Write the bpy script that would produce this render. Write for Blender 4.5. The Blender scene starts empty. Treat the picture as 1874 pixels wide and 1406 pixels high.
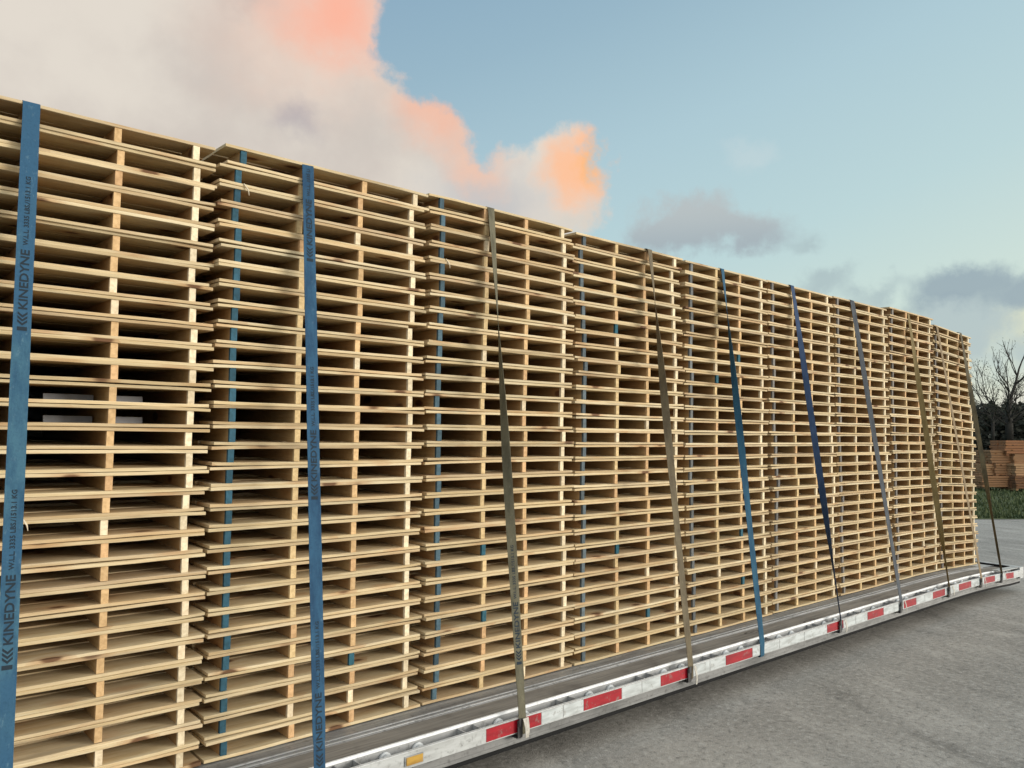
import bpy, math, random
from mathutils import Vector, Matrix, noise as mnoise
R = math.radians
scene = bpy.context.scene
COL = scene.collection

# ------------------------------------------------------------------ camera
CAM_H = 1.53
FW = Vector((0.662, 0.747, 0.0697)).normalized()
RT = Vector((0.748, -0.664, 0.004)); RT = (RT - FW * RT.dot(FW)).normalized()
UP = RT.cross(FW)
cd = bpy.data.cameras.new('camera')
cam = bpy.data.objects.new('camera', cd)
COL.objects.link(cam)
cam.matrix_world = Matrix((
    (RT.x, UP.x, -FW.x, 0.0),
    (RT.y, UP.y, -FW.y, 0.0),
    (RT.z, UP.z, -FW.z, CAM_H),
    (0, 0, 0, 1)))
cd.sensor_width = 36.0
cd.lens = 1466.1 / 1874 * 36.0
cd.clip_start = 0.05
cd.clip_end = 3000
scene.camera = cam

# ------------------------------------------------------------------ sun, sky, exposure
SUN_AZ, SUN_EL = 136.0, 9.0          # degrees, azimuth from +Y towards +X
sd = bpy.data.lights.new('sun', 'SUN')
sd.energy = 1.95
sd.angle = R(26)
sd.color = (1.0, 0.95, 0.87)
sun = bpy.data.objects.new('sun', sd)
COL.objects.link(sun)
sdir = Vector((math.sin(R(SUN_AZ)) * math.cos(R(SUN_EL)), math.cos(R(SUN_AZ)) * math.cos(R(SUN_EL)), math.sin(R(SUN_EL))))
sun.rotation_euler = sdir.to_track_quat('Z', 'Y').to_euler()
sun.location = (0, -5, 8)

scene.view_settings.view_transform = 'Standard'
scene.view_settings.look = 'None'
scene.view_settings.exposure = 0.9
scene.view_settings.gamma = 1.0


def srgb(r, g, b):
    def f(c):
        c /= 255.0
        return c / 12.92 if c <= 0.04045 else ((c + 0.055) / 1.055) ** 2.4
    return (f(r), f(g), f(b), 1.0)


class NT:
    """small helper for wiring shader nodes"""
    def __init__(self, tree):
        self.t = tree

    def n(self, typ, **kw):
        nd = self.t.nodes.new(typ)
        for k, v in kw.items():
            setattr(nd, k, v)
        return nd

    def put(self, sock, v):
        if isinstance(v, bpy.types.NodeSocket):
            self.t.links.new(v, sock)
        else:
            sock.default_value = v

    def m(self, op, a, b=None, c=None, clamp=False):
        nd = self.n('ShaderNodeMath', operation=op, use_clamp=clamp)
        for i, v in enumerate((a, b, c)):
            if v is not None:
                self.put(nd.inputs[i], v)
        return nd.outputs[0]

    def vm(self, op, a, b=None, scale=None):
        nd = self.n('ShaderNodeVectorMath', operation=op)
        self.put(nd.inputs[0], a)
        if b is not None:
            self.put(nd.inputs[1], b)
        if scale is not None:
            self.put(nd.inputs['Scale'], scale)
        return nd.outputs['Value'] if op in ('LENGTH', 'DOT_PRODUCT', 'DISTANCE') else nd.outputs[0]

    def mix(self, f, a, b, blend='MIX'):
        nd = self.n('ShaderNodeMix', data_type='RGBA', blend_type=blend)
        self.put(nd.inputs['Factor'], f)
        self.put(nd.inputs[6], a)
        self.put(nd.inputs[7], b)
        return nd.outputs[2]

    def rng(self, v, a, b, c=0.0, d=1.0, smooth=True):
        nd = self.n('ShaderNodeMapRange')
        nd.interpolation_type = 'SMOOTHSTEP' if smooth else 'LINEAR'
        self.put(nd.inputs[0], v)
        for i, x in enumerate((a, b, c, d)):
            self.put(nd.inputs[i + 1], x)
        return nd.outputs[0]

    def noise(self, vec, scale, detail=4.0, rough=0.55, dist=0.0):
        nd = self.n('ShaderNodeTexNoise')
        self.put(nd.inputs['Vector'], vec)
        nd.inputs['Scale'].default_value = scale
        nd.inputs['Detail'].default_value = detail
        nd.inputs['Roughness'].default_value = rough
        nd.inputs['Distortion'].default_value = dist
        return nd

    def ramp(self, f, stops):
        nd = self.n('ShaderNodeValToRGB')
        e = nd.color_ramp.elements
        while len(e) < len(stops):
            e.new(0.5)
        for i, (p, c) in enumerate(stops):
            e[i].position = p
            e[i].color = c
        self.put(nd.inputs[0], f)
        return nd.outputs[0]


# sky: Nishita base, dusk colours and clouds placed by direction (degrees of azimuth, elevation)
world = bpy.data.worlds.new('World')
scene.world = world
world.use_nodes = True
wt = NT(world.node_tree)
bg = world.node_tree.nodes['Background']
sky = wt.n('ShaderNodeTexSky', sky_type='NISHITA')
sky.sun_disc = False
sky.sun_elevation = R(SUN_EL)
sky.sun_rotation = R(SUN_AZ)
SKY_STRENGTH = 0.10
gen = wt.n('ShaderNodeTexCoord').outputs['Generated']
dirv = wt.vm('NORMALIZE', gen)
sp = wt.n('ShaderNodeSeparateXYZ')
wt.put(sp.inputs[0], dirv)
az = wt.m('MULTIPLY', wt.m('ARCTAN2', sp.outputs[0], sp.outputs[1]), 57.29578)
el = wt.m('MULTIPLY', wt.m('ARCSINE', sp.outputs[2]), 57.29578)
cb = wt.n('ShaderNodeCombineXYZ')
wt.put(cb.inputs[0], az); wt.put(cb.inputs[1], el)
angv = cb.outputs[0]
nz = wt.noise(dirv, 7.0, 9.0, 0.6)
nz2 = wt.noise(dirv, 26.0, 6.0, 0.6)
warp = wt.vm('ADD', wt.vm('SCALE', wt.vm('SUBTRACT', nz.outputs['Color'], (0.5, 0.5, 0.5)), scale=6.0),
             wt.vm('SCALE', wt.vm('SUBTRACT', nz2.outputs['Color'], (0.5, 0.5, 0.5)), scale=3.0))
angw = wt.vm('ADD', angv, warp)


def blob(vec, a0, e0, ra, re):
    """distance inside an ellipse, in units of degrees (positive inside)"""
    k = min(ra, re)
    d = wt.vm('MULTIPLY', wt.vm('SUBTRACT', vec, (a0, e0, 0.0)), (math.cos(R(e0)) / ra, 1.0 / re, 0.0))
    return wt.m('MULTIPLY', wt.m('SUBTRACT', 1.0, wt.vm('LENGTH', d)), k)


def union(vals):
    o = vals[0]
    for v in vals[1:]:
        o = wt.m('SMOOTH_MAX', o, v, 0.5)
    return o


K = 1.0 / SKY_STRENGTH
EXPO = 2 ** scene.view_settings.exposure


def sc(r, g, b, gain=1.0):
    c = srgb(r, g, b)
    return (c[0] * K * gain / EXPO, c[1] * K * gain / EXPO, c[2] * K * gain / EXPO, 1.0)


# clear dusk sky: the Nishita colour pulled towards the photographed blue-to-pale range
grad = wt.m('ADD', wt.m('MULTIPLY', el, 1.0), wt.m('MULTIPLY', wt.m('SUBTRACT', 75.0, az), 0.30))
clear = wt.ramp(wt.rng(grad, 0.0, 46.0, smooth=False), [
    (0.00, sc(226, 230, 208)), (0.20, sc(212, 228, 217)), (0.40, sc(192, 218, 220)),
    (0.60, sc(178, 207, 217)), (0.80, sc(156, 187, 204)), (1.0, sc(138, 171, 195))])
skyc = wt.mix(0.90, sky.outputs[0], clear)

# big sunset cumulus
main = union([blob(angw, 18.0, 23.5, 12.6, 12.6), blob(angw, 29.8, 19.6, 6.9, 6.9), blob(angw, 33.0, 18.4, 6.1, 5.9),
              blob(angw, 38.2, 16.0, 4.7, 4.7), blob(angw, 42.5, 15.6, 3.6, 3.6),
              blob(angw, 45.5, 19.6, 2.8, 2.9), blob(angw, 42.2, 17.2, 4.2, 4.2), blob(angw, 45.2, 17.2, 3.3, 3.2), blob(angw, 47.0, 17.0, 1.7, 1.9), blob(angw, 5.0, 25.0, 14.0, 13.0),
              blob(angw, 27.5, 28.5, 4.6, 4.6)])
mmask = wt.rng(main, -0.2, 1.0)


def tint(a0, e0, ra, re, soft=1.0):
    return wt.rng(blob(angw, a0, e0, ra, re), 0.0, min(ra, re) * soft)


cn = wt.noise(dirv, 5.0, 7.0, 0.55).outputs[0]
ccol = wt.mix(wt.rng(cn, 0.35, 0.65), sc(207, 198, 190), sc(226, 218, 207))
ccol = wt.mix(wt.m('MULTIPLY', tint(40.0, 17.5, 7, 5), 0.75), ccol, sc(188, 190, 194))
ccol = wt.mix(wt.m('MULTIPLY', tint(25.8, 21.0, 3.0, 1.9), 0.6), ccol, sc(170, 164, 172))
ccol = wt.mix(wt.m('MULTIPLY', tint(22.5, 29.0, 2.5, 2.5), 0.5), ccol, sc(172, 164, 164))
ccol = wt.mix(wt.m('MULTIPLY', tint(27.0, 26.5, 10.5, 7.0, 1.3), 0.75), ccol, sc(240, 200, 180))
ccol = wt.mix(wt.m('MULTIPLY', tint(28.5, 28.0, 6.0, 4.6), 1.0), ccol, sc(252, 184, 160))
ccol = wt.mix(wt.m('MULTIPLY', tint(36.2, 22.8, 4.6, 3.8), 0.9), ccol, sc(243, 190, 166))
ccol = wt.mix(wt.m('MULTIPLY', tint(39.0, 20.0, 3.8, 3.2), 0.8), ccol, sc(242, 196, 172))
ccol = wt.mix(tint(46.9, 19.6, 3.3, 4.6, 0.8), ccol, sc(253, 196, 158))
ccol = wt.mix(wt.m('MULTIPLY', tint(48.0, 19.6, 1.4, 3.0, 1.0), 0.8), ccol, sc(255, 186, 118))
ccol = wt.mix(wt.m('MULTIPLY', tint(46.0, 15.6, 3.0, 1.6), 0.9), ccol, sc(216, 210, 200))
allc = wt.mix(mmask, skyc, ccol)

# small grey clouds
small = union([blob(angw, 53.4, 14.9, 3.8, 2.3), blob(angw, 56.8, 14.0, 4.3, 1.7)])
allc = wt.mix(wt.m('MULTIPLY', wt.rng(small, -0.3, 1.0), 0.92), allc, wt.mix(wt.rng(el, 13.0, 16.2), sc(165, 177, 184), sc(184, 191, 193)))
small2 = union([blob(angw, 63.0, 10.6, 2.2, 0.9), blob(angw, 66.0, 10.0, 1.6, 0.6), blob(angw, 61.6, 13.2, 1.1, 0.5)])
allc = wt.mix(wt.m('MULTIPLY', wt.rng(small2, -0.4, 0.7), 0.75), allc, sc(170, 188, 192))
small3 = union([blob(angw, 71.2, 9.4, 3.6, 1.9), blob(angw, 75.6, 8.6, 4.2, 1.9)])
low = union([blob(angw, 70.6, 6.3, 4.6, 2.6), blob(angw, 77.0, 5.0, 4.0, 2.0)])
allc = wt.mix(wt.m('MULTIPLY', wt.rng(low, -0.3, 1.2), 0.8), allc, sc(176, 192, 196))
allc = wt.mix(wt.m('MULTIPLY', tint(76.0, 6.4, 3.4, 1.9), 0.9), allc, sc(224, 222, 188))
allc = wt.mix(wt.m('MULTIPLY', wt.rng(small3, -0.3, 1.0), 0.85), allc, sc(150, 168, 179))
wisp = blob(angw, 58.2, 18.7, 1.6, 1.1)
allc = wt.mix(wt.m('MULTIPLY', wt.rng(wisp, -0.3, 1.0), 0.25), allc, sc(215, 222, 222))
hz = wt.m('MULTIPLY', tint(73.0, 1.6, 7.0, 3.2), 0.8)
allc = wt.mix(hz, allc, sc(214, 208, 198))
# the half of the sky behind the photographer: thin overcast, unseen and brightened to light the ground and wood
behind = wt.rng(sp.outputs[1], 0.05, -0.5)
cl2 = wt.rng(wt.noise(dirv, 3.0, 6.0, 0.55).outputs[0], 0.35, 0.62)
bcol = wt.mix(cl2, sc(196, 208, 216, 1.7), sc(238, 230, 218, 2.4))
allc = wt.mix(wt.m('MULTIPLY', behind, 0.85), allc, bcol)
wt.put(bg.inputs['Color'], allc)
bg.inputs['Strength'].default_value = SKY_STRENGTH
world.cycles.sampling_method = 'MANUAL'
world.cycles.sample_map_resolution = 1024


# ------------------------------------------------------------------ materials
def new_mat(name):
    m = bpy.data.materials.new(name)
    m.use_nodes = True
    t = NT(m.node_tree)
    return m, t, m.node_tree.nodes['Principled BSDF']


def wood_mat(name, stops, along='X', grey=0.12, rough=0.75, paint=False):
    m, t, b = new_mat(name)
    oi = t.n('ShaderNodeObjectInfo')
    rnd = oi.outputs['Random']
    co = t.n('ShaderNodeTexCoord').outputs['Object']
    off = t.n('ShaderNodeCombineXYZ')
    t.put(off.inputs[0], t.m('MULTIPLY', rnd, 37.0)); t.put(off.inputs[1], t.m('MULTIPLY', rnd, 91.0)); t.put(off.inputs[2], t.m('MULTIPLY', rnd, 17.0))
    p = t.vm('ADD', co, off.outputs[0])
    sx = (1.3, 16.0, 40.0) if along == 'X' else (16.0, 1.3, 40.0)
    pg = t.vm('MULTIPLY', p, sx)
    base = t.ramp(rnd, stops)
    g = t.noise(pg, 2.2, 6.0, 0.6, 0.6).outputs[0]
    fine = t.noise(t.vm('MULTIPLY', p, tuple(4.0 * s for s in sx)), 3.0, 3.0, 0.6).outputs[0]
    col = t.mix(t.rng(g, 0.35, 0.75), base, t.mix(1.0, base, (0.85, 0.77, 0.65, 1), 'MULTIPLY'))
    col = t.mix(t.m('MULTIPLY', t.rng(fine, 0.48, 0.74), 0.45), col, t.mix(1.0, base, (0.6, 0.48, 0.36, 1), 'MULTIPLY'))
    # knots
    kx = (6.5, 12.0, 12.0) if along == 'X' else (12.0, 6.5, 12.0)
    v = t.n('ShaderNodeTexVoronoi', feature='F1')
    t.put(v.inputs['Vector'], t.vm('MULTIPLY', p, kx))
    v.inputs['Scale'].default_value = 0.8
    sel = t.n('ShaderNodeSeparateColor'); t.put(sel.inputs[0], v.outputs['Color'])
    pick = t.rng(sel.outputs[0], 0.62, 0.65)
    kn = t.m('MULTIPLY', t.rng(v.outputs['Distance'], 0.24, 0.13), pick)
    halo = t.m('MULTIPLY', t.rng(v.outputs['Distance'], 0.55, 0.2), pick)
    col = t.mix(t.m('MULTIPLY', halo, 0.45), col, srgb(186, 134, 84))
    col = t.mix(t.m('MULTIPLY', kn, 0.85), col, srgb(92, 52, 28))
    # weathered grey / blue stain streaks
    st = t.noise(t.vm('MULTIPLY', p, (0.8, 5.0, 9.0) if along == 'X' else (5.0, 0.8, 9.0)), 1.6, 4.0, 0.6).outputs[0]
    col = t.mix(t.m('MULTIPLY', t.rng(st, 0.54, 0.72), grey * 4.0), col, srgb(138, 120, 98))
    pk = t.noise(t.vm('MULTIPLY', p, (0.7, 6.0, 6.0) if along == 'X' else (6.0, 0.7, 6.0)), 1.1, 3.0, 0.5).outputs[0]
    col = t.mix(t.m('MULTIPLY', t.rng(pk, 0.62, 0.78), 0.4), col, srgb(212, 162, 116))
    bri = t.m('MULTIPLY_ADD', t.noise(t.vm('ADD', off.outputs[0], (3.1, 7.7, 1.3)), 5.0, 1.0).outputs[0], 0.46, 0.45)
    col = t.mix(1.0, col, t.vm('SCALE', (1.01, 0.972, 0.915), scale=bri), 'MULTIPLY')
    t.put(b.inputs['Base Color'], col)
    b.inputs['Roughness'].default_value = rough
    b.inputs['Specular IOR Level'].default_value = 0.2
    bp = t.n('ShaderNodeBump'); bp.inputs['Strength'].default_value = 0.25; bp.inputs['Distance'].default_value = 0.004
    t.put(bp.inputs['Height'], t.m('ADD', g, t.m('MULTIPLY', fine, 0.5)))
    t.put(b.inputs['Normal'], bp.outputs[0])
    return m


PINE = [(0.0, srgb(233, 217, 181)), (0.22, srgb(226, 208, 169)), (0.45, srgb(240, 227, 194)), (0.62, srgb(220, 197, 158)), (0.76, srgb(233, 216, 179)), (0.88, srgb(224, 202, 164)), (0.95, srgb(212, 192, 160)), (1.0, srgb(235, 219, 183))]
M_board = wood_mat('pine_board', PINE, 'X', 0.14)
M_strg = wood_mat('pine_stringer', [(0.0, srgb(216, 186, 138)), (0.5, srgb(206, 172, 124)), (1.0, srgb(194, 156, 112))], 'Y', 0.10)


def end_mat():
    """sawn or painted stringer end; its colour is the object's own colour"""
    m, t, b = new_mat('stringer_end')
    oi = t.n('ShaderNodeObjectInfo')
    co = t.n('ShaderNodeTexCoord').outputs['Object']
    nz = t.noise(t.vm('ADD', co, t.vm('SCALE', (31.0, 17.0, 7.0), scale=oi.outputs['Random'])), 60.0, 4.0, 0.6).outputs[0]
    col = t.mix(t.rng(nz, 0.3, 0.75), oi.outputs['Color'], t.mix(1.0, oi.outputs['Color'], (0.7, 0.66, 0.6, 1), 'MULTIPLY'))
    t.put(b.inputs['Base Color'], col)
    b.inputs['Roughness'].default_value = 0.8
    b.inputs['Specular IOR Level'].default_value = 0.2
    return m


M_end = end_mat()


def metal_mat(name, c1, c2, metallic=0.55, rough=0.45, scale=(1.5, 9.0, 9.0), dirt=0.5):
    m, t, b = new_mat(name)
    co = t.n('ShaderNodeTexCoord').outputs['Object']
    n1 = t.noise(t.vm('MULTIPLY', co, scale), 2.0, 6.0, 0.65).outputs[0]
    n2 = t.noise(co, 38.0, 4.0, 0.6).outputs[0]
    col = t.mix(t.rng(n1, 0.35, 0.7), c1, c2)
    col = t.mix(t.m('MULTIPLY', t.rng(n2, 0.52, 0.72), dirt), col, (c2[0] * 0.45, c2[1] * 0.44, c2[2] * 0.42, 1))
    t.put(b.inputs['Base Color'], col)
    b.inputs['Metallic'].default_value = metallic
    t.put(b.inputs['Roughness'], t.rng(n1, 0.2, 0.8, rough - 0.1, rough + 0.2))
    bp = t.n('ShaderNodeBump'); bp.inputs['Strength'].default_value = 0.12; bp.inputs['Distance'].default_value = 0.004
    t.put(bp.inputs['Height'], n2); t.put(b.inputs['Normal'], bp.outputs[0])
    return m


M_alu = metal_mat('worn_aluminium', srgb(164, 165, 165), srgb(128, 129, 128), 0.2, 0.5)
M_alu_floor = metal_mat('floor_aluminium', srgb(150, 150, 148), srgb(108, 106, 104), 0.35, 0.5, (0.8, 14.0, 9.0))
M_alu_edge = metal_mat('bright_aluminium', srgb(206, 208, 208), srgb(176, 178, 177), 0.1, 0.45, dirt=0.4)
M_lip = metal_mat('scuffed_bright_lip', srgb(238, 240, 240), srgb(208, 210, 210), 0.0, 0.45, dirt=0.35)
M_grey = metal_mat('grey_rail_flange', srgb(128, 128, 126), srgb(98, 98, 96), 0.3, 0.55)
M_white = metal_mat('white_painted_metal', srgb(176, 178, 176), srgb(146, 147, 144), 0.0, 0.55, dirt=0.65)
M_black = metal_mat('matte_black', (0.012, 0.012, 0.012, 1), (0.02, 0.02, 0.02, 1), 0.0, 0.7)
M_black.node_tree.nodes['Principled BSDF'].inputs['Specular IOR Level'].default_value = 0.05
M_steel = metal_mat('dark_frame_steel', (0.03, 0.03, 0.03, 1), (0.05, 0.048, 0.045, 1), 0.1, 0.6)


def tape_mat(name, c1, c2):
    m, t, b = new_mat(name)
    co = t.n('ShaderNodeTexCoord').outputs['Object']
    n1 = t.noise(co, 30.0, 5.0, 0.7).outputs[0]
    n2 = t.noise(t.vm('MULTIPLY', co, (1.0, 1.0, 5.0)), 9.0, 3.0, 0.5).outputs[0]
    col = t.mix(t.rng(n2, 0.35, 0.7), c1, c2)
    col = t.mix(t.m('MULTIPLY', t.rng(n1, 0.56, 0.66), 0.55), col, srgb(120, 114, 106))
    t.put(b.inputs['Base Color'], col)
    b.inputs['Roughness'].default_value = 0.35
    return m


M_tape_red = tape_mat('red_reflective_tape', (0.31, 0.005, 0.013, 1), (0.22, 0.004, 0.010, 1))
M_tape_white = tape_mat('white_reflective_tape', srgb(188, 193, 192), srgb(160, 164, 162))
M_amber = tape_mat('amber_reflector', srgb(178, 140, 60), srgb(150, 114, 46))


def nailer_mat():
    m, t, b = new_mat('weathered_deck_wood')
    co = t.n('ShaderNodeTexCoord').outputs['Object']
    g = t.noise(t.vm('MULTIPLY', co, (1.2, 30.0, 30.0)), 2.0, 6.0, 0.65, 0.8).outputs[0]
    bl = t.noise(co, 3.2, 5.0, 0.6).outputs[0]
    col = t.mix(t.rng(g, 0.3, 0.75), srgb(132, 127, 119), srgb(92, 88, 82))
    col = t.mix(t.m('MULTIPLY', t.rng(bl, 0.5, 0.72), 0.6), col, srgb(62, 56, 52))
    v = t.n('ShaderNodeTexVoronoi'); t.put(v.inputs['Vector'], t.vm('MULTIPLY', co, (1.7, 6.0, 0.0))); v.inputs['Scale'].default_value = 1.0
    ring = t.m('SINE', t.m('MULTIPLY', v.outputs['Distance'], 60.0))
    kn = t.m('MULTIPLY', t.rng(v.outputs['Distance'], 0.24, 0.12), t.rng(ring, -0.2, 0.6))
    col = t.mix(t.m('MULTIPLY', kn, 0.8), col, srgb(46, 40, 36))
    t.put(b.inputs['Base Color'], col)
    b.inputs['Roughness'].default_value = 0.85
    bp = t.n('ShaderNodeBump'); bp.inputs['Strength'].default_value = 0.4; bp.inputs['Distance'].default_value = 0.006
    t.put(bp.inputs['Height'], g); t.put(b.inputs['Normal'], bp.outputs[0])
    return m


M_nailer = nailer_mat()


def web_mat(name, c1, c2, c3=None):
    m, t, b = new_mat(name)
    co = t.n('ShaderNodeTexCoord').outputs['Object']
    n1 = t.noise(t.vm('MULTIPLY', co, (12.0, 12.0, 3.0)), 2.2, 5.0, 0.65).outputs[0]
    n2 = t.noise(co, 140.0, 3.0, 0.6).outputs[0]
    col = t.mix(t.rng(n1, 0.35, 0.7), c1, c2)
    if c3:
        n3 = t.noise(t.vm('MULTIPLY', co, (1, 1, 1.0)), 2.1, 3.0, 0.5).outputs[0]
        col = t.mix(t.rng(n3, 0.5, 0.62), col, c3)
    n4 = t.noise(t.vm('MULTIPLY', co, (30.0, 30.0, 14.0)), 2.0, 6.0, 0.75).outputs[0]
    col = t.mix(t.m('MULTIPLY', t.rng(n4, 0.56, 0.70), 0.35), col, (c1[0] * 1.3 + 0.08, c1[1] * 1.3 + 0.08, c1[2] * 1.25 + 0.07, 1))
    col = t.mix(t.m('MULTIPLY', t.rng(n2, 0.45, 0.75), 0.25), col, (c2[0] * 0.5, c2[1] * 0.5, c2[2] * 0.5, 1))
    t.put(b.inputs['Base Color'], col)
    b.inputs['Roughness'].default_value = 0.85
    b.inputs['Specular IOR Level'].default_value = 0.25
    bp = t.n('ShaderNodeBump'); bp.inputs['Strength'].default_value = 0.3; bp.inputs['Distance'].default_value = 0.002
    t.put(bp.inputs['Height'], n2); t.put(b.inputs['Normal'], bp.outputs[0])
    return m


M_ink, _t, _b = new_mat('dark_printed_ink')
_b.inputs['Base Color'].default_value = (0.006, 0.016, 0.026, 1); _b.inputs['Roughness'].default_value = 0.9


def ground_mat():
    m, t, b = new_mat('worn_concrete')
    co = t.n('ShaderNodeTexCoord').outputs['Object']
    rot = t.n('ShaderNodeVectorRotate', rotation_type='Z_AXIS'); t.put(rot.inputs['Vector'], co); rot.inputs['Angle'].default_value = R(-66)
    c2 = rot.outputs[0]
    big = t.noise(co, 0.35, 4.0, 0.55, 0.4).outputs[0]
    med = t.noise(t.vm('MULTIPLY', c2, (0.75, 1.9, 1.0)), 1.5, 9.0, 0.68, 0.5).outputs[0]
    fine = t.noise(co, 26.0, 7.0, 0.72).outputs[0]
    grit = t.noise(co, 120.0, 3.0, 0.6).outputs[0]
    col = t.mix(t.rng(big, 0.3, 0.7), (0.255, 0.243, 0.219, 1), (0.335, 0.320, 0.288, 1))
    col = t.mix(t.m('MULTIPLY', t.rng(med, 0.50, 0.68), 0.65), col, (0.42, 0.40, 0.362, 1))
    col = t.mix(t.m('MULTIPLY', t.rng(med, 0.47, 0.32), 0.7), col, (0.165, 0.157, 0.141, 1))
    col = t.mix(t.m('MULTIPLY', t.rng(fine, 0.50, 0.68), 0.6), col, (0.47, 0.455, 0.42, 1))
    col = t.mix(t.m('MULTIPLY', t.rng(fine, 0.48, 0.32), 0.65), col, (0.09, 0.087, 0.082, 1))
    col = t.mix(t.m('MULTIPLY', t.rng(grit, 0.55, 0.75), 0.35), col, (0.44, 0.43, 0.41, 1))
    # dark tyre scuffs and stains
    sc_ = t.noise(t.vm('MULTIPLY', c2, (0.5, 5.0, 1.0)), 1.1, 5.0, 0.6, 1.0).outputs[0]
    col = t.mix(t.m('MULTIPLY', t.rng(sc_, 0.63, 0.72), 0.45), col, (0.095, 0.093, 0.09, 1))
    # hairline cracks
    v = t.n('ShaderNodeTexVoronoi', feature='DISTANCE_TO_EDGE'); v.inputs['Scale'].default_value = 0.45
    t.put(v.inputs['Vector'], t.vm('ADD', co, t.vm('SCALE', t.noise(co, 2.0, 5.0, 0.6).outputs['Color'], scale=0.9)))
    col = t.mix(t.m('MULTIPLY', t.rng(v.outputs['Distance'], 0.004, 0.001), 0.15), col, (0.04, 0.04, 0.04, 1))
    t.put(b.inputs['Base Color'], col)
    b.inputs['Roughness'].default_value = 0.9
    b.inputs['Specular IOR Level'].default_value = 0.25
    bp = t.n('ShaderNodeBump'); bp.inputs['Strength'].default_value = 0.6; bp.inputs['Distance'].default_value = 0.012
    t.put(bp.inputs['Height'], t.m('ADD', t.m('MULTIPLY', fine, 0.7), t.m('ADD', t.m('MULTIPLY', med, 0.8), t.m('MULTIPLY', grit, 0.3))))
    t.put(b.inputs['Normal'], bp.outputs[0])
    return m


def simple_noise_mat(name, c1, c2, scale=2.0, rough=0.9):
    m, t, b = new_mat(name)
    co = t.n('ShaderNodeTexCoord').outputs['Object']
    n1 = t.noise(co, scale, 6.0, 0.65).outputs[0]
    t.put(b.inputs['Base Color'], t.mix(t.rng(n1, 0.3, 0.7), c1, c2))
    b.inputs['Roughness'].default_value = rough
    b.inputs['Specular IOR Level'].default_value = 0.15
    return m


M_ground = ground_mat()
M_grass = simple_noise_mat('verge_grass', (0.055, 0.075, 0.030, 1), (0.09, 0.105, 0.05, 1), 0.8)
M_blade = simple_noise_mat('grass_blades', (0.055, 0.078, 0.030, 1), (0.105, 0.125, 0.058, 1), 1.5)
M_bark = simple_noise_mat('dark_bark', (0.035, 0.032, 0.028, 1), (0.06, 0.055, 0.048, 1), 6.0)
M_leaf = simple_noise_mat('sparse_leaves', (0.035, 0.045, 0.028, 1), (0.06, 0.065, 0.04, 1), 3.0)
M_wood_far = simple_noise_mat('dark_woodland', (0.062, 0.065, 0.052, 1), (0.115, 0.115, 0.090, 1), 0.5)
M_lumber = wood_mat('brown_lumber', [(0.0, srgb(180, 136, 104)), (0.3, srgb(214, 176, 138)), (0.6, srgb(190, 138, 102)), (1.0, srgb(150, 114, 90))], 'X', 0.1)


# ------------------------------------------------------------------ mesh and object helpers
def mesh(name, verts, faces, mats, fmat=None, smooth=False):
    me = bpy.data.meshes.new(name)
    me.from_pydata([tuple(v) for v in verts], [], faces)
    for m in mats:
        me.materials.append(m)
    if fmat:
        me.polygons.foreach_set('material_index', fmat)
    if smooth:
        me.polygons.foreach_set('use_smooth', [True] * len(me.polygons))
    me.update()
    return me


def link(name, data, parent=None, loc=None, rot=None):
    o = bpy.data.objects.new(name, data)
    COL.objects.link(o)
    if parent is not None:
        o.parent = parent
    if loc is not None:
        o.location = loc
    if rot is not None:
        o.rotation_euler = rot
    return o


def tag(o, label=None, cat=None, group=None, kind=None):
    if label: o['label'] = label
    if cat: o['category'] = cat
    if group: o['group'] = group
    if kind: o['kind'] = kind
    return o


class MB:
    """collects boxes, tubes and lofts into one mesh"""
    def __init__(self):
        self.v, self.f, self.k = [], [], []

    def face(self, idx, k=0):
        self.f.append(idx); self.k.append(k)

    def box(self, x0, x1, y0, y1, z0, z1, k=0):
        b = len(self.v)
        self.v += [(x0, y0, z0), (x1, y0, z0), (x1, y1, z0), (x0, y1, z0), (x0, y0, z1), (x1, y0, z1), (x1, y1, z1), (x0, y1, z1)]
        for q in ((0, 3, 2, 1), (4, 5, 6, 7), (0, 1, 5, 4), (1, 2, 6, 5), (2, 3, 7, 6), (3, 0, 4, 7)):
            self.face([b + i for i in q], k)

    def rings(self, rings, closed=True, caps=True, k=0):
        b = len(self.v); n = len(rings[0])
        for r in rings:
            self.v += [tuple(p) for p in r]
        for i in range(len(rings) - 1):
            for j in range(n if closed else n - 1):
                j2 = (j + 1) % n
                self.face([b + i * n + j, b + i * n + j2, b + (i + 1) * n + j2, b + (i + 1) * n + j], k)
        if caps:
            self.face([b + j for j in reversed(range(n))], k)
            self.face([b + (len(rings) - 1) * n + j for j in range(n)], k)

    def tube(self, p0, p1, r0, r1, n=6, k=0):
        p0, p1 = Vector(p0), Vector(p1)
        d = (p1 - p0).normalized()
        a = d.orthogonal().normalized(); c = d.cross(a)
        self.rings([[p + (a * math.cos(6.28319 * i / n) + c * math.sin(6.28319 * i / n)) * r for i in range(n)] for p, r in ((p0, r0), (p1, r1))], k=k)

    def mesh(self, name, mats, smooth=False):
        return mesh(name, self.v, self.f, mats, self.k, smooth)


# ------------------------------------------------------------------ trailer (the large structure)
D = 3.112            # distance of the pallets' front face
DECK = CAM_H - 1.232         # deck height at that face
TILT = R(1.6)
P = 1.0131           # pitch of the stacks
B0 = 1.455 * 0.82    # right edge of the first stack
XA, XB = -2.3, 9.47  # the trailer's two ends


def droop(x):
    u = max(0.0, (x - 7.6) / 1.66)
    return -0.049 * u * u if u < 1 else -0.049 - 0.012 * (u - 1)


def deck_z(y):
    return (y - D) * math.tan(TILT)


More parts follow.
